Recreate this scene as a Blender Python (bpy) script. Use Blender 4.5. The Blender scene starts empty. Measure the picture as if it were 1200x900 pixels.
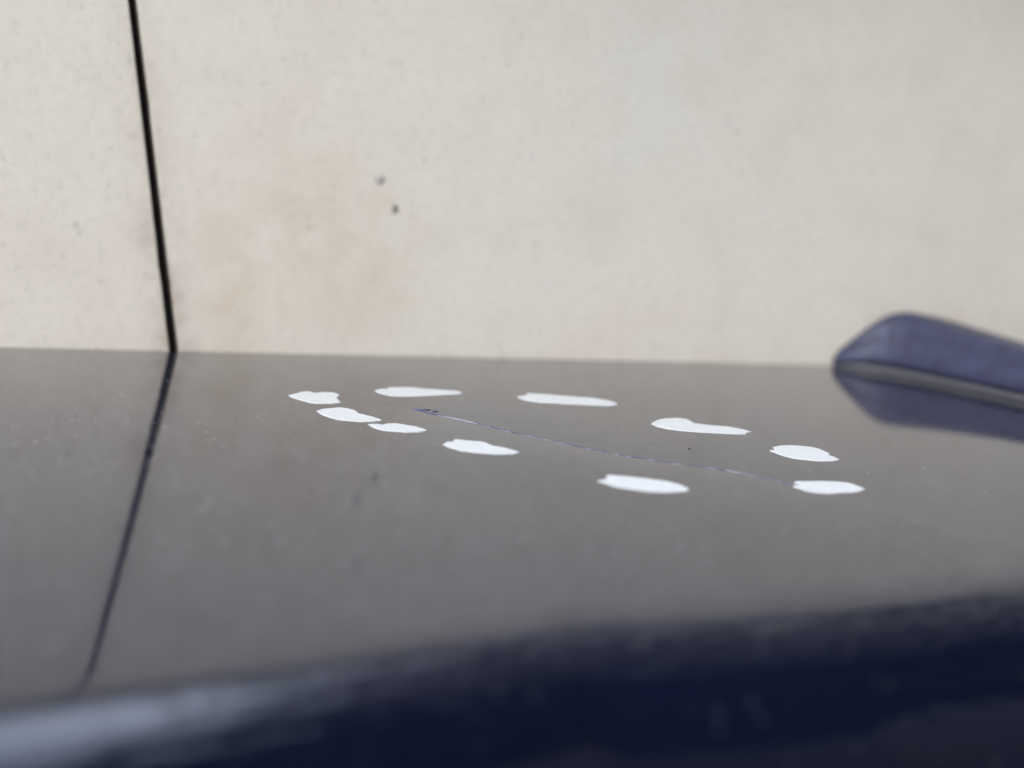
import bpy, bmesh, math, random
from mathutils import Vector, Matrix, noise

rad = math.radians
C = bpy.context.scene.collection
scene = bpy.context.scene

# ------------------------------------------------------------------ frame
# The bodywork panel has its own frame: X along its edge, Y towards the wall
# (wall face at Y = 0), Z up from the paint.  The car leans by TILT about Y.
TILT = rad(9.138)
BASE = Vector((0.0, 0.0, 0.90))
PM = Matrix.Translation(BASE) @ Matrix.Rotation(TILT, 4, 'Y')

# ------------------------------------------------------------------ camera
def make_camera():
    yaw, pitch, roll = rad(26.0), rad(7.740), rad(4.449)
    dist, high = 0.35, 0.0406
    head = Vector((math.sin(yaw), math.cos(yaw), 0))
    side = Vector((math.cos(yaw), -math.sin(yaw), 0))
    fwd = head * math.cos(pitch) + Vector((0, 0, -math.sin(pitch)))
    up = side.cross(fwd)
    r = side * math.cos(roll) + up * math.sin(roll)
    u = up * math.cos(roll) - side * math.sin(roll)
    pos = -head * dist + Vector((0, 0, high))
    m = Matrix((r, u, -fwd)).transposed().to_4x4()
    m.translation = pos
    cam = bpy.data.cameras.new('camera')
    cam.sensor_width = 36.0
    cam.lens = 46.8
    cam.clip_start = 0.005
    cam.clip_end = 600.0
    cam.dof.use_dof = True
    cam.dof.focus_distance = 0.252
    cam.dof.aperture_fstop = 9.0
    o = bpy.data.objects.new('camera', cam)
    C.objects.link(o)
    o.matrix_world = PM @ m
    scene.camera = o
make_camera()

# ------------------------------------------------------------------ daylight
SUN_EL, SUN_AZ = rad(46), rad(222)       # azimuth clockwise from +Y: high, behind the camera
world = bpy.data.worlds.new('World')
scene.world = world
world.use_nodes = True
nt = world.node_tree
bg = nt.nodes['Background']
sky = nt.nodes.new('ShaderNodeTexSky')
sky.sky_type = 'NISHITA'
sky.sun_disc = False
sky.sun_elevation = SUN_EL
sky.sun_rotation = SUN_AZ
sky.air_density = 1.0
sky.dust_density = 4.0
sky.ozone_density = 1.0
hs = nt.nodes.new('ShaderNodeHueSaturation')      # thin overcast: the blue washed out
hs.inputs['Saturation'].default_value = 0.45
nt.links.new(sky.outputs[0], hs.inputs['Color'])
# a bright, nearly even cloud veil over the clear sky
tc = nt.nodes.new('ShaderNodeTexCoord')
cn = nt.nodes.new('ShaderNodeTexNoise')
cn.inputs['Scale'].default_value = 2.2
cn.inputs['Detail'].default_value = 5
nt.links.new(tc.outputs['Generated'], cn.inputs['Vector'])
cr = nt.nodes.new('ShaderNodeValToRGB')
cr.color_ramp.elements[0].position = 0.30
cr.color_ramp.elements[0].color = (0.58, 0.72, 1.0, 1)
cr.color_ramp.elements[1].position = 0.70
cr.color_ramp.elements[1].color = (0.83, 0.95, 1.17, 1)
nt.links.new(cn.outputs['Fac'], cr.inputs[0])
cm = nt.nodes.new('ShaderNodeMix')
cm.data_type = 'RGBA'
cm.blend_type = 'MULTIPLY'
cm.inputs[0].default_value = 1.0
nt.links.new(cr.outputs[0], cm.inputs[6])
cm.inputs[7].default_value = (8.0, 8.0, 8.0, 1)
mx = nt.nodes.new('ShaderNodeMix')
mx.data_type = 'RGBA'
mx.inputs[0].default_value = 0.75
nt.links.new(hs.outputs[0], mx.inputs[6])
nt.links.new(cm.outputs[2], mx.inputs[7])
nt.links.new(mx.outputs[2], bg.inputs[0])
bg.inputs[1].default_value = 0.15

sun = bpy.data.lights.new('sun', 'SUN')
sun.energy = 0.75
sun.angle = rad(60)
sun.color = (1.0, 0.91, 0.78)
so = bpy.data.objects.new('sun', sun)
C.objects.link(so)
d = Vector((math.sin(SUN_AZ) * math.cos(SUN_EL), math.cos(SUN_AZ) * math.cos(SUN_EL), math.sin(SUN_EL)))
so.rotation_euler = d.to_track_quat('Z', 'Y').to_euler()
so.location = d * 20

scene.view_settings.view_transform = 'Standard'
scene.view_settings.look = 'None'
scene.view_settings.exposure = 1.58
scene.view_settings.gamma = 1.0
scene.view_settings.use_curve_mapping = False
scene.render.engine = 'CYCLES'
scene.cycles.max_bounces = 8

# ------------------------------------------------------------------ materials
class Mat:
    """small node-building helper"""
    def __init__(self, name):
        self.m = bpy.data.materials.new(name)
        self.m.use_nodes = True
        self.n = self.m.node_tree.nodes
        self.l = self.m.node_tree.links
        self.b = self.n['Principled BSDF']
    def set(self, **k):
        for a, v in k.items():
            s = self.b.inputs[a.replace('_', ' ')]
            if hasattr(v, 'links'):
                self.l.new(v, s)
            else:
                s.default_value = (*v, 1) if isinstance(v, tuple) else v
        return self
    def coord(self):
        return self.n.new('ShaderNodeTexCoord').outputs['Object']
    def place(self):
        return self.n.new('ShaderNodeNewGeometry').outputs['Position']
    def mapping(self, vec, scale=(1, 1, 1), loc=(0, 0, 0)):
        q = self.n.new('ShaderNodeMapping')
        q.inputs['Scale'].default_value = scale
        q.inputs['Location'].default_value = loc
        self.l.new(vec, q.inputs['Vector'])
        return q.outputs[0]
    def noise(self, vec, scale, detail=4, rough=0.55):
        q = self.n.new('ShaderNodeTexNoise')
        q.inputs['Scale'].default_value = scale
        q.inputs['Detail'].default_value = detail
        q.inputs['Roughness'].default_value = rough
        self.l.new(vec, q.inputs['Vector'])
        return q.outputs['Fac']
    def voronoi(self, vec, scale, out='Distance', rnd=1.0):
        q = self.n.new('ShaderNodeTexVoronoi')
        q.inputs['Scale'].default_value = scale
        q.inputs['Randomness'].default_value = rnd
        self.l.new(vec, q.inputs['Vector'])
        return q.outputs[out]
    def ramp(self, fac, *stops):
        q = self.n.new('ShaderNodeValToRGB')
        e = q.color_ramp.elements
        while len(e) < len(stops):
            e.new(0.5)
        for el, (p, c) in zip(e, stops):
            el.position = p
            el.color = (*c, 1) if isinstance(c, tuple) else (c, c, c, 1)
        self.l.new(fac, q.inputs[0])
        return q.outputs[0]
    def mix(self, fac, a, b, mode='MIX'):
        q = self.n.new('ShaderNodeMix')
        q.data_type = 'RGBA'
        q.blend_type = mode
        for s, v in ((q.inputs[0], fac), (q.inputs[6], a), (q.inputs[7], b)):
            if hasattr(v, 'links'):
                self.l.new(v, s)
            elif isinstance(v, tuple):
                s.default_value = (*v, 1)
            else:
                s.default_value = v
        return q.outputs[2]
    def math(self, op, a, b=0.0):
        q = self.n.new('ShaderNodeMath')
        q.operation = op
        for s, v in zip(q.inputs, (a, b)):
            if hasattr(v, 'links'):
                self.l.new(v, s)
            else:
                s.default_value = v
        return q.outputs[0]
    def bump(self, height, dist, strength=1.0):
        q = self.n.new('ShaderNodeBump')
        q.inputs['Distance'].default_value = dist
        q.inputs['Strength'].default_value = strength
        self.l.new(height, q.inputs['Height'])
        self.l.new(q.outputs[0], self.b.inputs['Normal'])
        return self
    def spot(self, vec, centre, size):
        """soft blob: 1 at centre, 0 past size (anisotropic)"""
        mp = self.n.new('ShaderNodeMapping')
        mp.vector_type = 'POINT'
        mp.inputs['Scale'].default_value = tuple(1 / s for s in size)
        mp.inputs['Location'].default_value = tuple(-c / s for c, s in zip(centre, size))
        self.l.new(vec, mp.inputs['Vector'])
        q = self.n.new('ShaderNodeTexGradient')
        q.gradient_type = 'SPHERICAL'
        self.l.new(mp.outputs[0], q.inputs[0])
        return q.outputs['Fac']

def paint_material():
    k = Mat('dark_blue_car_paint')
    v = k.coord()
    # dust film: uneven haze plus fine specks
    film = k.ramp(k.noise(v, 14, 6, 0.6), (0.35, 0.0), (0.75, 1.0))
    grain = k.ramp(k.noise(k.mapping(v, loc=(1, 7, 3)), 1000, 5, 0.72), (0.44, 0.0), (0.68, 1.0))
    haze = k.ramp(k.noise(k.mapping(v, loc=(4, 4, 1)), 60, 5, 0.65), (0.25, 0.45), (0.75, 1.0))
    grain = k.math('MULTIPLY', grain, haze)
    # dust settles on the flat top, not on the edge that turns down
    nz = k.n.new('ShaderNodeSeparateXYZ')
    k.l.new(k.n['Texture Coordinate'].outputs['Normal'], nz.inputs[0])
    flat = k.ramp(nz.outputs['Z'], (0.86, 0.0), (0.985, 1.0))
    grain = k.math('MULTIPLY', grain, flat)
    film = k.math('MULTIPLY', film, flat)
    grit = k.ramp(k.voronoi(v, 520), (0.05, 1.0), (0.16, 0.0))
    keep = k.ramp(k.noise(k.mapping(v, loc=(3, 1, 2)), 160, 3), (0.52, 0.0), (0.66, 1.0))
    specks = k.math('MULTIPLY', grit, keep)
    col = k.mix(k.math('MULTIPLY', film, 0.06), (0.0028, 0.0042, 0.0125), (0.15, 0.145, 0.19))
    col = k.mix(k.math('MULTIPLY', grain, 0.33), col, (0.20, 0.19, 0.21))
    col = k.mix(k.math('MULTIPLY', specks, 0.45), col, (0.22, 0.22, 0.22))
    ro = k.math('ADD', k.math('MULTIPLY', film, 0.03), 0.052)
    ro = k.math('ADD', ro, k.math('MULTIPLY', specks, 0.25))
    k.set(Base_Color=col, Roughness=ro, IOR=1.64)
    # orange peel of the lacquer
    peel = k.noise(v, 330, 3, 0.6)
    k.bump(peel, 0.00002, 0.4)
    return k.m

def tile_material():
    k = Mat('beige_stone_tile')
    v = k.place()
    big = k.noise(v, 9, 5, 0.6)
    mid = k.noise(k.mapping(v, loc=(5, 2, 7)), 55, 5, 0.6)
    fine = k.noise(v, 420, 5, 0.7)
    col = k.ramp(big, (0.30, (0.605, 0.552, 0.470)), (0.50, (0.635, 0.586, 0.503)), (0.70, (0.615, 0.586, 0.508)))
    col = k.mix(k.ramp(mid, (0.46, 0.0), (0.72, 0.50)), col, (0.555, 0.495, 0.42))
    col = k.mix(k.ramp(mid, (0.20, 0.40), (0.45, 0.0)), col, (0.60, 0.59, 0.54))
    col = k.mix(k.ramp(fine, (0.32, 0.40), (0.50, 0.0)), col, (0.46, 0.42, 0.37))
    # faint reddish-brown stains beside the joint
    for c, s, a in (((-0.052, 0, 0.938), (0.034, 1, 0.038), 0.58), ((-0.074, 0, 0.922), (0.010, 1, 0.030), 0.60),
                    ((-0.033, 0, 0.926), (0.018, 1, 0.025), 0.28)):
        f = k.math('MULTIPLY', k.spot(v, c, s), k.ramp(k.noise(v, 120, 4), (0.3, 0.15), (0.7, 1.0)))
        col = k.mix(k.math('MULTIPLY', f, a), col, (0.50, 0.395, 0.275))
    # grime gathered along the joint
    sx = k.n.new('ShaderNodeSeparateXYZ')
    k.l.new(v, sx.inputs[0])
    edge = k.math('ABSOLUTE', k.math('SUBTRACT', sx.outputs['X'], JOINT_X))
    grime = k.math('MULTIPLY', k.ramp(edge, (0.0018, 1.0), (0.0055, 0.0)), k.ramp(k.noise(v, 180, 5, 0.7), (0.35, 0.05), (0.70, 0.9)))
    low = k.ramp(k.math('SUBTRACT', 1.0, sx.outputs['Z']), (0.02, 0.30), (0.09, 0.9))
    col = k.mix(k.math('MULTIPLY', grime, low), col, (0.22, 0.15, 0.095))
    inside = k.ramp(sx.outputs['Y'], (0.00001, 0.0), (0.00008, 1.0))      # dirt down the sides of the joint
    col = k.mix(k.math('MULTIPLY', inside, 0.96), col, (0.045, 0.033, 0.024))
    # dark mineral flecks of several sizes
    for sc, a, lo in ((330, 0.42, 0.51), (190, 0.40, 0.56)):
        fl = k.ramp(k.voronoi(k.mapping(v, loc=(sc, 3, 5)), sc), (0.10, 1.0), (0.24, 0.0))
        kp = k.ramp(k.noise(k.mapping(v, loc=(2, sc, 6)), sc * 0.45, 2), (lo, 0.0), (lo + 0.14, 1.0))
        col = k.mix(k.math('MULTIPLY', k.math('MULTIPLY', fl, kp), a), col, (0.33, 0.30, 0.265))
    # small grey pits, sparse
    pit = k.ramp(k.voronoi(v, 130), (0.06, 1.0), (0.15, 0.0))
    keep = k.ramp(k.noise(k.mapping(v, loc=(9, 4, 1)), 60, 2), (0.53, 0.0), (0.65, 1.0))
    col = k.mix(k.math('MULTIPLY', k.math('MULTIPLY', pit, keep), 0.42), col, (0.30, 0.28, 0.26))
    k.set(Base_Color=col, Roughness=0.62, IOR=1.4)
    k.bump(k.math('ADD', fine, mid), 0.0003, 0.4)
    return k.m

def plain(name, col, rough=0.6, var=0.15, scale=60, bump=0.0, **kw):
    k = Mat(name)
    v = k.coord()
    n = k.noise(v, scale, 5, 0.6)
    lo = tuple(c * (1 - var) for c in col)
    hi = tuple(min(1, c * (1 + var)) for c in col)
    k.set(Base_Color=k.ramp(n, (0.3, lo), (0.7, hi)), Roughness=rough, **kw)
    if bump:
        k.bump(n, bump, 0.6)
    return k.m

JOINT_X = -0.0882
M_PAINT = paint_material()
M_TILE = tile_material()
M_GROUT = plain('dark_joint_filler', (0.040, 0.033, 0.026), 0.9, 0.3, 90)
M_WALLCORE = plain('grey_wall_core', (0.30, 0.29, 0.27), 0.9, 0.15, 12)
M_STAIN = plain('faint_grey_stain', (0.37, 0.35, 0.325), 0.9, 0.2, 900)
M_PIT = plain('grey_pit', (0.19, 0.175, 0.165), 0.9, 0.2, 900)
M_WHITE = plain('white_coating', (0.522, 0.530, 0.517), 0.6, 0.045, 260, 0.00003, IOR=1.45)
M_TRIM = plain('dark_blue_moulding', (0.024, 0.027, 0.058), 0.36, 0.35, 260, 0.00008)
M_STRIP = plain('grey_base_strip', (0.075, 0.072, 0.080), 0.5, 0.12, 200)
M_GOUGE = plain('scraped_blue_paint', (0.055, 0.063, 0.140), 0.8, 0.5, 900, Specular_IOR_Level=0.08)
M_SCUFF = plain('pale_scuffed_lacquer', (0.27, 0.27, 0.32), 0.8, 0.2, 900)
M_CHIP = plain('dark_blue_paint_chip', (0.022, 0.025, 0.055), 0.7, 0.3, 900)
M_DUST = plain('dust_grains', (0.27, 0.265, 0.275), 0.9, 0.3, 300)
M_SOIL = plain('dark_grit', (0.03, 0.03, 0.035), 0.9, 0.3, 300)
M_ASPHALT = plain('asphalt', (0.05, 0.05, 0.052), 0.9, 0.3, 30, 0.003)
M_BARK = plain('tree_bark', (0.10, 0.08, 0.06), 0.9, 0.3, 40, 0.004)
M_LEAF = plain('green_leaf', (0.085, 0.100, 0.036), 0.5, 0.3, 6)
M_RENDER = plain('brown_wall_render', (0.10, 0.088, 0.076), 0.9, 0.15, 3, 0.002)
M_ROOF = plain('dark_roofing', (0.09, 0.075, 0.065), 0.85, 0.2, 8, 0.002)
M_FRAME = plain('grey_window_frame', (0.22, 0.22, 0.22), 0.5, 0.05, 20)
M_PANE = plain('dark_glass', (0.01, 0.011, 0.012), 0.05, 0.05, 5)
M_DOOR = plain('brown_door', (0.09, 0.06, 0.04), 0.6, 0.2, 10)
M_COPING = plain('pale_coping_stone', (0.52, 0.50, 0.46), 0.85, 0.12, 25, 0.0005)

# ------------------------------------------------------------------ helpers
def link(name, mesh, mat=None, parent=None, matrix=None, smooth=True):
    if mat:
        mesh.materials.append(mat)
    if smooth:
        mesh.polygons.foreach_set('use_smooth', [True] * len(mesh.polygons))
    o = bpy.data.objects.new(name, mesh)
    C.objects.link(o)
    if parent:
        o.parent = parent
    if matrix is not None:
        o.matrix_world = matrix
    return o

def empty(name, matrix, label, cat):
    o = bpy.data.objects.new(name, None)
    C.objects.link(o)
    o.empty_display_size = 0.05
    o.matrix_world = matrix
    o['label'] = label
    o['category'] = cat
    return o

def from_bm(bm, name):
    me = bpy.data.meshes.new(name)
    bmesh.ops.recalc_face_normals(bm, faces=bm.faces)
    bm.to_mesh(me)
    bm.free()
    return me

# ------------------------------------------------------------------ setting: ground
bm = bmesh.new()
bmesh.ops.create_grid(bm, x_segments=40, y_segments=40, size=250)
g = link('ground', from_bm(bm, 'ground'), M_ASPHALT, smooth=False)
g['kind'] = 'structure'

# ------------------------------------------------------------------ wall
JOINT_W = 0.0031
TILE_W, TILE_H = 0.60, 0.60
WALL_TOP = 1.045
def tile_mesh(w, h, t=0.012, b=0.00012):
    """slab with slightly chipped front arrises"""
    rng = random.Random(21)
    def ring():
        nx, nz = int(w / 0.005), int(h / 0.005)
        P = [(-w / 2 + w * i / nx, -h / 2, 0, -1) for i in range(nx)] + [(w / 2, -h / 2 + h * i / nz, 1, 0) for i in range(nz)]
        return P + [(w / 2 - w * i / nx, h / 2, 0, 1) for i in range(nx)] + [(-w / 2, h / 2 - h * i / nz, -1, 0) for i in range(nz)]
    P = ring()
    n = len(P)
    ch = []
    for i, (x, z, _, _) in enumerate(P):
        q = noise.noise(Vector((x * 90, z * 90, 2.0)))
        ch.append(0.00010 * abs(noise.noise(Vector((x * 400, z * 400, 7)))) + max(0, q - 0.30) * 0.0006)
    verts, faces = [], []
    for dep, ins in ((t, 0.0), (b, 0.0), (0.0, 1.0)):
        for (x, z, ax, az), c in zip(P, ch):
            o = ins * b + c * (1.0 if dep < t else 0.0)
            verts.append((x - ax * o, dep, z - az * o))
    for r in range(2):
        for i in range(n):
            k = (i + 1) % n
            faces.append((r * n + i, r * n + k, (r + 1) * n + k, (r + 1) * n + i))
    faces.append(tuple(range(2 * n, 3 * n)))
    faces.append(tuple(range(n - 1, -1, -1)))
    me = bpy.data.meshes.new('tile')
    me.from_pydata(verts, [], faces)
    bm = bmesh.new()
    bm.from_mesh(me)
    bmesh.ops.recalc_face_normals(bm, faces=bm.faces)
    bm.to_mesh(me)
    bm.free()
    return me

wall = empty('tiled_wall', Matrix.Identity(4), 'pale beige stone tiled wall with one dark upright joint behind the dark panel', 'wall')
def box(name, x0, x1, y0, y1, z0, z1, mat, parent, bevel=0.002):
    bm = bmesh.new()
    bmesh.ops.create_cube(bm, size=1)
    bmesh.ops.scale(bm, vec=(x1 - x0, y1 - y0, z1 - z0), verts=bm.verts)
    bmesh.ops.translate(bm, vec=((x0 + x1) / 2, (y0 + y1) / 2, (z0 + z1) / 2), verts=bm.verts)
    bmesh.ops.bevel(bm, geom=list(bm.edges), offset=bevel, segments=2, affect='EDGES', profile=0.5)
    return link(name, from_bm(bm, name), mat, parent, smooth=False)

box('wall_core', -2.5, 2.5, 0.0125, 0.16, -0.05, WALL_TOP, M_WALLCORE, wall)
box('grout', -2.49, 2.49, 0.0060, 0.0121, 0.01, WALL_TOP - 0.004, M_GROUT, wall, 0.0005)
box('coping', -2.55, 2.55, -0.012, 0.19, WALL_TOP + 0.001, WALL_TOP + 0.035, M_COPING, wall, 0.004)
tm = tile_mesh(TILE_W - JOINT_W, TILE_H - JOINT_W)
tm.materials.append(M_TILE)
main_tile = None
ROW0 = WALL_TOP - 0.002 - TILE_H / 2
for r in range(2):
    for c in range(-4, 4):
        o = bpy.data.objects.new('tile', tm)
        C.objects.link(o)
        o.parent = wall
        # pattern space is the wall's own, so neighbours do not repeat
        o.location = (JOINT_X + (c + 0.5) * TILE_W, 0, ROW0 - r * TILE_H)
        if c == -1:
            o.rotation_euler.y = rad(0.25)     # laid a hair out of true
        if r == 0 and c == 0:
            main_tile = o

# two grey pits in the tile face above the panel
def disc_mesh(name, rx, rz, seed, depth=0.0004):
    rng = random.Random(seed)
    bm = bmesh.new()
    n = 14
    rim = []
    for i in range(n):
        a = 2 * math.pi * i / n
        q = 1 + rng.uniform(-0.18, 0.18)
        rim.append(bm.verts.new((rx * q * math.cos(a), -0.00005, rz * q * math.sin(a))))
    mid = [bm.verts.new((v.co.x * 0.6, -0.00025, v.co.z * 0.6)) for v in rim]
    c = bm.verts.new((0, -depth, 0))
    for i in range(n):
        j = (i + 1) % n
        bm.faces.new((rim[i], rim[j], mid[j], mid[i]))
        bm.faces.new((mid[i], mid[j], c))
    return from_bm(bm, name)
for i, (px, pz, rx, rz) in enumerate(((-0.0361, 0.0367, 0.0008, 0.0011), (-0.0406, 0.0438, 0.0013, 0.0013))):
    w = PM @ Vector((px, 0, pz))
    o = link('speck', disc_mesh('speck', rx, rz, 5 + i), M_PIT if i == 0 else M_STAIN, main_tile)
    o.location = Vector((w.x, 0, w.z)) - main_tile.location

# ------------------------------------------------------------------ unseen trees, added as dark foliage for the paint's front edge to mirror
def tree(x, y, seed, label):
    rng = random.Random(seed)
    root = empty('added_tree', Matrix.Translation((x, y, 0)), label, 'tree')
    root['group'] = 'unseen trees added for the panel to mirror'
    def limb(bm, pts, r0, r1, n=9):
        rings = []
        for i, p in enumerate(pts):
            q = pts[min(i + 1, len(pts) - 1)] - pts[max(i - 1, 0)]
            q.normalize()
            a = q.orthogonal().normalized()
            b = q.cross(a)
            r = r0 + (r1 - r0) * i / (len(pts) - 1)
            rings.append([bm.verts.new(p + (a * math.cos(t) + b * math.sin(t)) * r * rng.uniform(0.92, 1.08))
                          for t in (2 * math.pi * k / n for k in range(n))])
        for A, B in zip(rings, rings[1:]):
            best = min(range(n), key=lambda o: (A[0].co - B[o].co).length)
            for k in range(n):
                bm.faces.new((A[k], A[(k + 1) % n], B[(k + 1 + best) % n], B[(k + best) % n]))
    bm = bmesh.new()
    limb(bm, [Vector((0, 0, -0.02)), Vector((-0.02, 0.03, 0.6)), Vector((-0.1, 0.02, 1.3)), Vector((-0.25, 0.05, 1.9)), Vector((-0.4, 0.1, 2.5))], 0.13, 0.05)
    tips = []
    for k in range(30):
        t = rng.uniform(0.45, 1)
        s = Vector((-0.1, 0.02, 1.3)).lerp(Vector((-0.4, 0.1, 2.5)), (t - 0.45) / 0.55)
        a = rng.uniform(0, 2 * math.pi)
        e = s + Vector((math.cos(a) * rng.uniform(0.4, 1.15) - 0.30, math.sin(a) * rng.uniform(0.4, 1.25) - 0.15, rng.uniform(0.05, 0.7)))
        m = s.lerp(e, 0.5) + Vector((0, 0, rng.uniform(0.02, 0.15)))
        limb(bm, [s, m, e], 0.035, 0.008, 6)
        tips += [m, e, s.lerp(e, 0.75)]
    link('trunk', from_bm(bm, 'trunk'), M_BARK, root)
    vs, fs = [], []
    for c in tips:
        for _ in range(420):
            p = c + Vector((rng.gauss(0, 0.17), rng.gauss(0, 0.17), rng.gauss(0, 0.13)))
            L = rng.uniform(0.06, 0.10)
            d = Vector((rng.uniform(-1, 1), rng.uniform(-1, 1), rng.uniform(-0.8, 0.3))).normalized()
            n = Vector((rng.uniform(-0.6, 0.6), rng.uniform(-0.6, 0.6), 1)).normalized()
            w = d.cross(n).normalized() * L * 0.28
            i = len(vs)
            vs += [p, p + d * L * 0.45 + w, p + d * L, p + d * L * 0.45 - w]
            fs.append((i, i + 1, i + 2, i + 3))
    me = bpy.data.meshes.new('crown')
    me.from_pydata(vs, [], fs)
    link('crown', me, M_LEAF, root, smooth=False)
tree(1.75, -0.95, 8, 'unseen leafy green tree added in front of the tiled wall for the panel to mirror')
tree(2.45, 0.70, 15, 'unseen leafy green tree added behind the tiled wall for the panel to mirror')

def ivy(x0, x1, seed):  # unseen ivy, added to break up the wall-top edge mirrored in the paint
    rng = random.Random(seed)
    root = empty('added_ivy', Matrix.Translation(((x0 + x1) / 2, 0, WALL_TOP + 0.036)), 'unseen olive green ivy added over the coping to soften its reflection in the panel', 'ivy')
    cx, cz = (x0 + x1) / 2, WALL_TOP + 0.036
    bm = bmesh.new()
    vs, fs = [], []
    n = 60
    prev = None
    for i in range(n + 1):
        x = x0 + (x1 - x0) * i / n
        c = Vector((x - cx, 0.02 + 0.03 * noise.noise(Vector((x * 6, 1, 2))), 0.006 + 0.004 * noise.noise(Vector((x * 9, 4, 1)))))
        ring = [bm.verts.new(c + Vector((0, math.cos(a), math.sin(a))) * 0.004) for a in (0, 1.57, 3.14, 4.71)]
        if prev:
            for k in range(4):
                bm.faces.new((prev[k], prev[(k + 1) % 4], ring[(k + 1) % 4], ring[k]))
        prev = ring
    link('stem', from_bm(bm, 'stem'), M_BARK, root)
    for _ in range(2600):
        x = rng.uniform(x0, x1)
        fade = min(1.0, (x - x0) / 0.25)
        clump = 0.5 + 0.9 * noise.noise(Vector((x * 11, 3, seed)))
        if rng.random() > clump * (0.35 + 0.65 * fade):
            continue
        t = rng.random()
        # over the top, then hanging down the front of the coping
        drop = min(0.036, 0.045 * max(0, clump)) * fade
        if t < 0.5:
            p = Vector((x - cx, rng.uniform(-0.03, 0.10), rng.uniform(0.0, 0.05) * (0.4 + clump)))
        else:
            p = Vector((x - cx, rng.uniform(-0.045, -0.014), -rng.random() * drop))
        L = rng.uniform(0.012, 0.026)
        d = Vector((rng.uniform(-1, 1), rng.uniform(-0.5, 0.3), rng.uniform(-0.5, 0.5))).normalized()
        w = d.cross(Vector((rng.uniform(-0.5, 0.5), -1, rng.uniform(-0.2, 1)))).normalized() * L * 0.42
        i = len(vs)
        vs += [p, p + d * L * 0.35 + w, p + d * L, p + d * L * 0.35 - w]
        fs.append((i, i + 1, i + 2, i + 3))
    me = bpy.data.meshes.new('foliage')
    me.from_pydata(vs, [], fs)
    link('foliage', me, M_LEAF, root, smooth=False)
ivy(-0.05, 1.6, 6)

# unseen house added behind the camera: the dark band the paint's front edge mirrors
def house(x0, x1, y0, y1, h):
    root = empty('added_house', Matrix.Translation(((x0 + x1) / 2, y1, 0)), 'unseen plain brown house added opposite the tiled wall for the panel to mirror', 'house')
    cx = (x0 + x1) / 2
    W, D = x1 - x0, y1 - y0
    box('wall', -W / 2, W / 2, -D, 0, -0.05, h, M_RENDER, root, 0.01)
    box('roof', -W / 2 - 0.25, W / 2 + 0.25, -D - 0.25, 0.30, h + 0.002, h + 0.16, M_ROOF, root, 0.02)
    for fx in (-2.6, 0.1, 2.7):
        for fz in (0.9, 3.2):
            if fx == 0.1 and fz < 1:
                continue
            f = box('window', fx - 0.6, fx + 0.6, 0.002, 0.05, fz, fz + 1.25, M_FRAME, root, 0.006)
            box('pane', fx - 0.54, fx - 0.02, 0.052, 0.058, fz + 0.06, fz + 1.19, M_PANE, f, 0.001)
            box('pane', fx + 0.02, fx + 0.54, 0.052, 0.058, fz + 0.06, fz + 1.19, M_PANE, f, 0.001)
    d = box('door', -0.4, 0.6, 0.002, 0.06, 0.0, 2.1, M_DOOR, root, 0.006)
    box('handle', 0.48, 0.52, 0.062, 0.10, 1.0, 1.14, M_FRAME, d, 0.004)
house(-1.0, 7.2, -9.5, -3.3, 5.2)

# ------------------------------------------------------------------ the dark panel
CURVE = 0.2605
ROLL_AT = 0.181          # arc length from the wall where the front edge starts to round off
ROLL_R = 0.016

SCRATCH_PATH = [(-57.44, -72.56), (-55.89, -77.81), (-51.52, -84.5), (-48.67, -90.14), (-46.23, -96.32), (-42.14, -102.3), (-37.51, -110.15), (-33.63, -115.65), (-26.83, -121.79), (-19.75, -127.18), (-17.05, -130.97), (-14.83, -134.06), (-13.43, -138.15)]
SCR = [Vector((a / 1000, b / 1000)) for a, b in SCRATCH_PATH]

def near_scratch(x, y):
    """signed distance to the scratch line (positive on the wall side) and end fade"""
    p = Vector((x, y))
    best = None
    for i in range(len(SCR) - 1):
        a, b = SCR[i], SCR[i + 1]
        ab = b - a
        t = max(0, min(1, (p - a).dot(ab) / ab.length_squared))
        dv = p - (a + ab * t)
        if best is None or dv.length < best[0]:
            side = ab.x * (p.y - a.y) - ab.y * (p.x - a.x)
            best = (dv.length, 1 if side > 0 else -1)
    return best

def dent(x, y):
    """the shallow crease pressed in along the scratch, and panel waviness"""
    z = 0.00008 * noise.noise(Vector((x * 14, y * 14, 0.3)))
    if -0.12 < x < 0.06 and -0.2 < y < -0.02:
        dd, sgn = near_scratch(x, y)
        w = 0.016 if sgn > 0 else 0.010
        z -= 0.00030 * math.exp(-dd / w)
    return z

def base_z(y):
    return -CURVE / 2 * y * y

def surf(x, y):
    return Vector((x, y, base_z(y) + dent(x, y)))

def roll_at(x):
    """the front edge rounds off a little later towards the left"""
    q = x + 0.085
    return ROLL_AT + (max(-0.006, -0.07 * q) if q > 0 else min(0.016, -0.25 * q))

STEPS = [0.0006 + 0.0022 * i for i in range(80)] + [0.1766 + 0.0009 * i for i in range(70)]
def profile(x):
    """(Y, Z, angle) along the section from the wall edge round the front edge and down"""
    y, z, s, th = -0.0006, 0.0, 0.0006, 0.0
    pts = [(y, z, th)]
    at = roll_at(x)
    ease = max(0.010, min(0.032, 0.022 + (0.30 if x > -0.085 else 0.21) * (x + 0.085)))
    for nxt in STEPS[1:]:
        n = 4
        ds = (nxt - s) / n
        for _ in range(n):
            kap = CURVE
            if s > at:
                f = min(1, (s - at) / ease)
                kap = CURVE + (1 / ROLL_R - CURVE) * f * f * (3 - 2 * f)
            th = min(rad(87), th + kap * ds)
            y -= math.cos(th) * ds
            z -= math.sin(th) * ds
            s += ds
        pts.append((y, z, th))
    for k in range(12):
        y -= math.cos(th) * 0.015
        z -= math.sin(th) * 0.015
        pts.append((y, z, th))
    return pts

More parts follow.
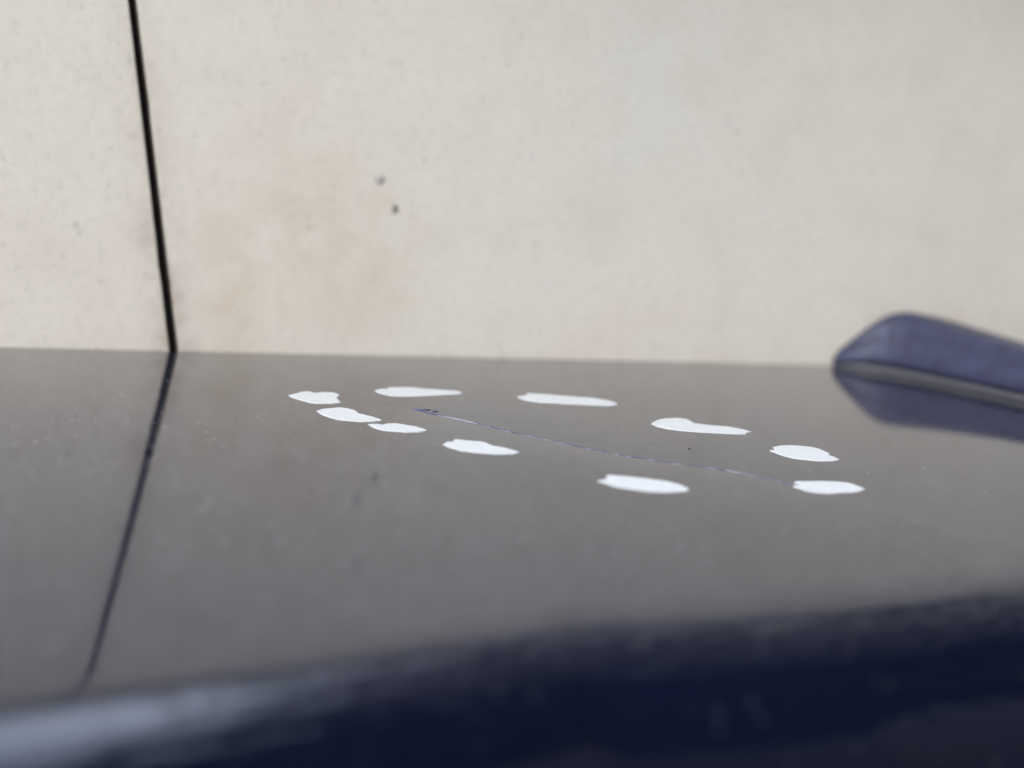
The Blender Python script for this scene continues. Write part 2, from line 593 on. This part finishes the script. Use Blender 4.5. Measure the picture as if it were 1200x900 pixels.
panel = empty('car_panel', PM, 'dark glossy blue car body panel, scratched and dotted with white patches, against a beige wall', 'car panel')
X0, X1, NX = -0.50, 0.34, 330
def skin_mesh():
    xs = [X0 + (X1 - X0) * i / NX for i in range(NX + 1)]
    verts, faces = [], []
    cols = [profile(x) for x in xs]
    rows = len(cols[0])
    for j in range(rows):
        for x, col in zip(xs, cols):
            y, z, th = col[j]
            dz = dent(x, y)
            verts.append((x, y - math.sin(th) * dz, z + math.cos(th) * dz))
    w = NX + 1
    for j in range(rows - 1):
        for i in range(NX):
            a = j * w + i
            faces.append((a, a + w, a + w + 1, a + 1))
    me = bpy.data.meshes.new('painted_skin')
    me.from_pydata(verts, [], faces)
    return me
skin = link('painted_skin', skin_mesh(), M_PAINT, panel)
sol = skin.modifiers.new('thickness', 'SOLIDIFY')
sol.thickness = 0.0012
sol.offset = -1

# --- raised moulding at the right-hand end: leans out of the panel, runs to the front edge
def ip(t, tab):
    if t <= tab[0][0]:
        return tab[0][1]
    for (a, va), (b, vb) in zip(tab, tab[1:]):
        if t <= b:
            f = (t - a) / (b - a)
            return va + (vb - va) * f
    return tab[-1][1]
def smooth_tab(tab, n=60):
    a, b = tab[0][0], tab[-1][0]
    ts = [a + (b - a) * i / n for i in range(n + 1)]
    w = (b - a) * 0.012
    return [(t, sum(ip(t + k * w, tab) for k in (-2, -1, 0, 1, 2)) / 5) for t in ts]
# t = distance in front of the wall
FOOT = [(0.002, 0.1035), (0.008, 0.1075), (0.016, 0.1122), (0.026, 0.1145), (0.040, 0.1160), (0.06, 0.1172), (0.10, 0.1195), (0.19, 0.1235)]
TOPZ = [(0.002, 0.0012), (0.004, 0.0075), (0.007, 0.0150), (0.010, 0.0183), (0.013, 0.0184), (0.020, 0.0172), (0.06, 0.0128), (0.19, 0.0120)]
STRIP_H = 0.0020
def strip_h(t):
    return STRIP_H * min(1.0, 0.25 + (t - 0.002) / 0.010)
def moulding_ring(t, z1f, inset):
    z0 = strip_h(t)
    y = -t
    fx = ip(t, FOOT)
    b = base_z(y)
    h = max(0.0006, ip(t, TOPZ) * z1f - z0)
    lean = 0.30
    wide = 0.022
    out = []
    r = min(0.006, h * 0.45)
    def P(x, z):
        return (x, y, b + z0 + z)
    # left face (slightly bulged), rounded crest, broad top, right face
    for f in (0.0, 0.2, 0.4, 0.6, 0.8):
        zz = f * (h - r)
        out.append(P(fx + inset + lean * zz - 0.0008 * math.sin(f * math.pi), zz))
    xb = fx + inset + lean * (h - r)
    for a in (0, 15, 30, 45, 60, 75, 90):
        A = rad(a)
        out.append(P(xb + r * (1 - math.cos(A)), h - r + r * math.sin(A)))
    for f in (0.4, 0.75):
        out.append(P(xb + r + wide * f * 0.6, h - 0.0012 * f))
    for a in (90, 60, 30, 0):
        A = rad(a)
        out.append(P(fx + wide - r + r * math.cos(A), h - r - min(0.0012, h * 0.2) + r * math.sin(A)))
    out.append(P(fx + wide, 0))
    return out
def loft(name, rings):
    bm = bmesh.new()
    vs = [[bm.verts.new(p) for p in r] for r in rings]
    for a, b in zip(vs, vs[1:]):
        n = len(a)
        for i in range(n):
            j = (i + 1) % n
            bm.faces.new((a[i], a[j], b[j], b[i]))
    bm.faces.new(vs[0])
    bm.faces.new(vs[-1][::-1])
    return from_bm(bm, name)
TS = [0.002, 0.003, 0.0045, 0.006, 0.0075, 0.009, 0.0105, 0.012, 0.0135, 0.015, 0.018, 0.022, 0.03, 0.04, 0.05, 0.062, 0.08, 0.10, 0.13, 0.16, 0.178]
FOOT, TOPZ = smooth_tab(FOOT, 120), smooth_tab(TOPZ, 120)
trim = link('raised_moulding', loft('raised_moulding', [moulding_ring(t, 1.0, 0.0) for t in TS]), M_TRIM, panel)
trim['label'] = 'blurred dark blue raised moulding with a sloping end by the wall'
def strip_ring(t):
    y, fx, b = -t, ip(t, FOOT), base_z(-t)
    sh = strip_h(t)
    return [(fx + 0.0004, y, b - 0.0003), (fx + 0.0001, y, b + sh * 0.5), (fx + 0.0006, y, b + sh - 0.0001),
            (fx + 0.0214, y, b + sh - 0.0001), (fx + 0.0214, y, b - 0.0003)]
link('base_strip', loft('base_strip', [strip_ring(t) for t in TS]), M_STRIP, trim)  # plain grey strip along the foot of the moulding

# --- the scratch: a broken line of gouges and scuffs with chips at its far end
def along(f):
    """point and direction at index-fraction f of the path"""
    f = max(0, min(len(SCR) - 1.001, f))
    i = int(f)
    a, b = SCR[i], SCR[i + 1]
    return a + (b - a) * (f - i), (b - a).normalized()
def ridge(bm, f0, f1, width, rng, off=0.0, h=0.00012, step=0.07):
    """one irregular low burr between two places on the path"""
    n = max(3, int((f1 - f0) / step))
    rows = []
    for i in range(n + 1):
        f = f0 + (f1 - f0) * i / n
        p, dr = along(f)
        nr = Vector((-dr.y, dr.x))
        taper = math.sin(math.pi * min(1, max(0.04, i / n))) ** 0.4
        w = width * taper * rng.uniform(0.6, 1.25)
        o = off + rng.uniform(-0.12, 0.12) * width
        row = []
        for k, hz in ((-1, -0.00003), (-0.5, 0.8), (0, 1), (0.5, 0.7), (1, -0.00003)):
            q = p + nr * (o + k * w / 2)
            z = hz * h * taper if hz > 0 else hz
            row.append(bm.verts.new(surf(q.x, q.y) + Vector((0, 0, z))))
        rows.append(row)
    for a, b in zip(rows, rows[1:]):
        for k in range(4):
            bm.faces.new((a[k], b[k], b[k + 1], a[k + 1]))
rng = random.Random(4)
bm = bmesh.new()
ridge(bm, 0.15, 1.9, 0.0008, rng)
f = 2.4
while f < 11.8:                       # overlapping strokes: one line of uneven weight
    ln = rng.uniform(0.25, 0.9)
    ridge(bm, f, min(11.95, f + ln), rng.uniform(0.0005, 0.0011), rng, rng.uniform(-0.00012, 0.00012), 0.00006, step=0.04)
    f += ln * rng.uniform(0.55, 1.02)
scratch = link('scratch', from_bm(bm, 'scratch'), M_GOUGE, panel)
scratch['label'] = 'long thin diagonal scratch with blue gouges between the white patches'
bm = bmesh.new()
ridge(bm, 1.35, 2.75, 0.00075, rng, -0.0003, 0.00012)
ridge(bm, 8.9, 10.0, 0.00045, rng, 0, 0.00009)
f = 3.0
while f < 11.9:
    ln = rng.uniform(0.1, 0.5)
    ridge(bm, f, min(11.95, f + ln), rng.uniform(0.00015, 0.00035), rng, -0.0003 + rng.uniform(-0.0002, 0.0001), 0.00006, step=0.04)
    f += ln + rng.uniform(0.0, 0.4)
link('scuff', from_bm(bm, 'scuff'), M_SCUFF, scratch)
def chip_mesh(sx, sy, seed):
    rng = random.Random(seed)
    bm = bmesh.new()
    bmesh.ops.create_icosphere(bm, subdivisions=1, radius=1)
    for v in bm.verts:
        v.co *= rng.uniform(0.7, 1.2)
        v.co = Vector((v.co.x * sx, v.co.y * sy, v.co.z * 0.00020))
    return from_bm(bm, 'paint_chip')
for i, (x, y, sx, sy) in enumerate(((-0.0548, -0.0750, 0.0009, 0.0008), (-0.0537, -0.0767, 0.0008, 0.0006), (-0.0562, -0.0753, 0.0006, 0.0005))):
    o = link('paint_chip', chip_mesh(sx, sy, i), M_GOUGE if i == 2 else M_CHIP, scratch)
    o.location = surf(x, y)

# --- dust lying in the lacquer
def dust(name, n, mat, seed, lo, hi, region):
    rng = random.Random(seed)
    bm = bmesh.new()
    for _ in range(n):
        x = rng.uniform(region[0], region[1])
        y = -abs(rng.uniform(region[2], region[3]))
        s = lo + (hi - lo) * rng.random() ** 3
        c = surf(x, y)
        a = rng.uniform(0, math.pi)
        el = rng.uniform(0.5, 1.0)
        ring = [bm.verts.new(c + Vector((math.cos(a + k * math.pi / 3) * s * rng.uniform(0.7, 1.2),
                                         math.sin(a + k * math.pi / 3) * s * el * rng.uniform(0.7, 1.2), -0.00002))) for k in range(6)]
        top = bm.verts.new(c + Vector((0, 0, min(s * rng.uniform(0.3, 0.7), 0.00008))))
        for k in range(6):
            bm.faces.new((ring[k], ring[(k + 1) % 6], top))
    o = link(name, from_bm(bm, name), mat, panel)
    o['kind'] = 'stuff'
dust('dust', 1700, M_DUST, 11, 0.00007, 0.00034, (-0.24, 0.16, 0.002, 0.178))
dust('dust', 700, M_DUST, 14, 0.00012, 0.00050, (-0.22, -0.10, 0.085, 0.182))
dust('grit', 260, M_SOIL, 12, 0.00006, 0.00036, (-0.22, 0.16, 0.002, 0.178))
# a few larger dark specks stuck to the lacquer
for i, (x, y, r) in enumerate(((-0.0172, -0.1120, 0.00040), (-0.1010, -0.1690, 0.00050))):
    o = link('stuck_speck', chip_mesh(r, r * 0.85, 40 + i), M_SOIL, panel)
    o.location = surf(x, y)
# ------------------------------------------------------------------ white patches round the scratch
OUTLINES = [
  [(-79.03,-61.98),(-77.18,-59.9),(-74.79,-57.6),(-73.3,-57.09),(-72.62,-58.83),(-70.39,-57.69),(-68.6,-58.06),(-67.99,-59.51),(-68.25,-61.55),(-69.73,-63.9),(-69.96,-65.59),(-70.34,-69.03),(-72.56,-70.43),(-75.16,-70.49),(-76.93,-69.61),(-77.93,-66.94),(-78.76,-64.49)],
  [(-78.06,-77.86),(-76.35,-75.96),(-73.95,-74.78),(-72.46,-74.11),(-71.04,-75.25),(-70.27,-77.15),(-70.48,-80.4),(-69.34,-82.23),(-68.55,-84.28),(-68.22,-86.65),(-70.3,-87.8),(-72.35,-88.02),(-74.6,-87.43),(-76.74,-85.79),(-77.97,-82.73),(-78.32,-80.32)],
  [(-72.32,-90.41),(-70.57,-89.98),(-69.59,-90.67),(-68.11,-89.32),(-66.62,-89.33),(-65.31,-90.49),(-63.72,-92.22),(-62.97,-94.13),(-62.79,-95.57),(-64.81,-96.94),(-67.4,-97.31),(-69.53,-96.51),(-71.49,-95.28),(-72.28,-93.42)],
  [(-64.56,-107.06),(-63.05,-105.22),(-61.95,-105.05),(-60.47,-103.05),(-58.71,-104.09),(-56.26,-105.04),(-55.67,-106.35),(-55.63,-108.26),(-54.2,-109.69),(-53.22,-112.0),(-52.79,-113.55),(-54.73,-114.65),(-57.84,-114.79),(-60.44,-113.86),(-63.14,-112.03),(-64.42,-109.14)],
  [(-48.74,-133.65),(-47.26,-132.87),(-46.02,-132.06),(-45.44,-130.54),(-44.37,-130.07),(-41.95,-131.0),(-39.12,-132.61),(-36.3,-134.67),(-35.17,-137.2),(-35.13,-139.68),(-36.42,-140.86),(-39.69,-141.41),(-42.52,-140.89),(-44.81,-139.49),(-47.26,-137.47),(-48.21,-135.02)],
  [(-58.61,-55.09),(-56.09,-52.65),(-55.13,-52.93),(-53.92,-50.85),(-51.02,-50.52),(-48.24,-50.53),(-46.05,-52.11),(-42.51,-53.44),(-39.72,-54.31),(-39.0,-56.11),(-40.33,-57.98),(-44.99,-59.47),(-50.4,-60.8),(-54.23,-61.42),(-56.94,-60.75),(-58.42,-58.29)],
  [(-28.35,-61.22),(-25.25,-59.03),(-23.53,-56.58),(-20.19,-57.77),(-15.5,-59.95),(-10.26,-62.11),(-8.3,-64.38),(-7.59,-66.9),(-8.37,-69.66),(-11.08,-71.19),(-15.81,-70.31),(-21.27,-68.98),(-26.05,-67.39),(-28.4,-65.0)],
  [(-12.28,-89.84),(-8.7,-86.46),(-5.57,-84.72),(-2.62,-84.43),(-0.92,-85.32),(-1.28,-87.51),(-1.73,-89.8),(0.76,-91.53),(4.45,-93.26),(5.94,-95.65),(6.46,-97.98),(4.27,-99.01),(3.52,-100.32),(0.18,-99.97),(-4.1,-98.81),(-8.18,-97.39),(-11.18,-95.33),(-12.55,-92.74)],
  [(1.63,-111.68),(3.49,-110.74),(6.5,-110.18),(9.0,-110.97),(10.78,-112.07),(11.31,-113.54),(10.97,-115.78),(10.61,-117.65),(9.58,-118.41),(9.7,-120.03),(9.22,-122.22),(7.0,-123.1),(4.25,-123.09),(1.94,-121.95),(-0.13,-120.51),(-1.03,-117.46),(-1.09,-115.68),(-0.93,-114.22),(0.76,-113.64)],
  [(-12.29,-136.7),(-11.08,-135.93),(-8.59,-136.13),(-5.79,-136.36),(-3.37,-137.09),(-1.76,-137.76),(-1.32,-139.6),(-1.45,-142.2),(-3.54,-143.3),(-5.75,-143.92),(-8.37,-143.8),(-9.81,-144.05),(-11.93,-143.6),(-13.89,-142.17),(-13.84,-140.78),(-14.24,-139.15),(-13.36,-138.25),(-11.13,-137.65)],
]
LABELS = [
    'white patch with a notched right end, leftmost of the ring on the dark panel',
    'white patch with a humped left half, just in front of the leftmost one',
    'small thin white patch touching the tail of the humped one, nearer the camera',
    'white patch with a long pointed right tip, alone below the pale start of the scratch',
    'blurred white patch with a forked left tip, nearest the camera of all',
    'long straight white patch nearest the wall, above the start of the scratch',
    'longest narrow white patch, second from the left in the back row by the wall',
    'white patch with a round head and a thin straight tail, behind the scratch',
    'white patch with jagged notches at both ends, nearest the moulding',
    'rightmost white patch with a forked left tip where the scratch ends',
]
def patch_mesh(outline, seed, thick=0.00010):
    rng = random.Random(seed)
    P = [Vector((a / 1000, b / 1000)) for a, b in outline]
    # refine the outline with a little ragged detail
    R = []
    n = len(P)
    for i in range(n):
        a, b = P[i], P[(i + 1) % n]
        p0, p3 = P[i - 1], P[(i + 2) % n]
        for f in (0, 0.25, 0.5, 0.75):
            q = 0.5 * ((2 * a) + (b - p0) * f + (2 * p0 - 5 * a + 4 * b - p3) * f * f + (3 * a - p0 - 3 * b + p3) * f ** 3)
            lin = a + (b - a) * f
            q = q * 0.15 + lin * 0.85
            R.append(q + Vector((rng.uniform(-1, 1), rng.uniform(-1, 1))) * 0.00010)
    c = sum(R, Vector((0, 0))) / len(R)
    org = surf(c.x, c.y)
    bm = bmesh.new()
    def put(q, z):
        return bm.verts.new(surf(q.x, q.y) + Vector((0, 0, z)) - org)
    n = len(R)
    nor = []
    area = sum(R[i].x * R[(i + 1) % n].y - R[(i + 1) % n].x * R[i].y for i in range(n))
    sg = 1 if area > 0 else -1
    for i in range(n):
        tv = (R[(i + 1) % n] - R[i - 1])
        tv = tv.normalized() if tv.length > 0 else Vector((1, 0))
        nor.append(Vector((-tv.y, tv.x)) * sg)
    low = [put(q, -0.00004) for q in R]
    mid = [put(q + m * 0.00005, thick * 0.7) for q, m in zip(R, nor)]
    top = [put(q + m * 0.00010, thick) for q, m in zip(R, nor)]
    for A, B in ((low, mid), (mid, top)):
        for i in range(n):
            j = (i + 1) % n
            bm.faces.new((A[i], A[j], B[j], B[i]))
    fc = bm.faces.new(top)
    bmesh.ops.triangulate(bm, faces=[fc])
    return from_bm(bm, 'white_patch'), org
for i, (ol, lb) in enumerate(zip(OUTLINES, LABELS)):
    me, org = patch_mesh(ol, 30 + i)
    o = link('white_patch', me, M_WHITE, None, PM @ Matrix.Translation(org), smooth=False)
    o['label'] = lb
    o['category'] = 'patch'
    o['group'] = 'white patches ringed round the scratch on the dark panel'
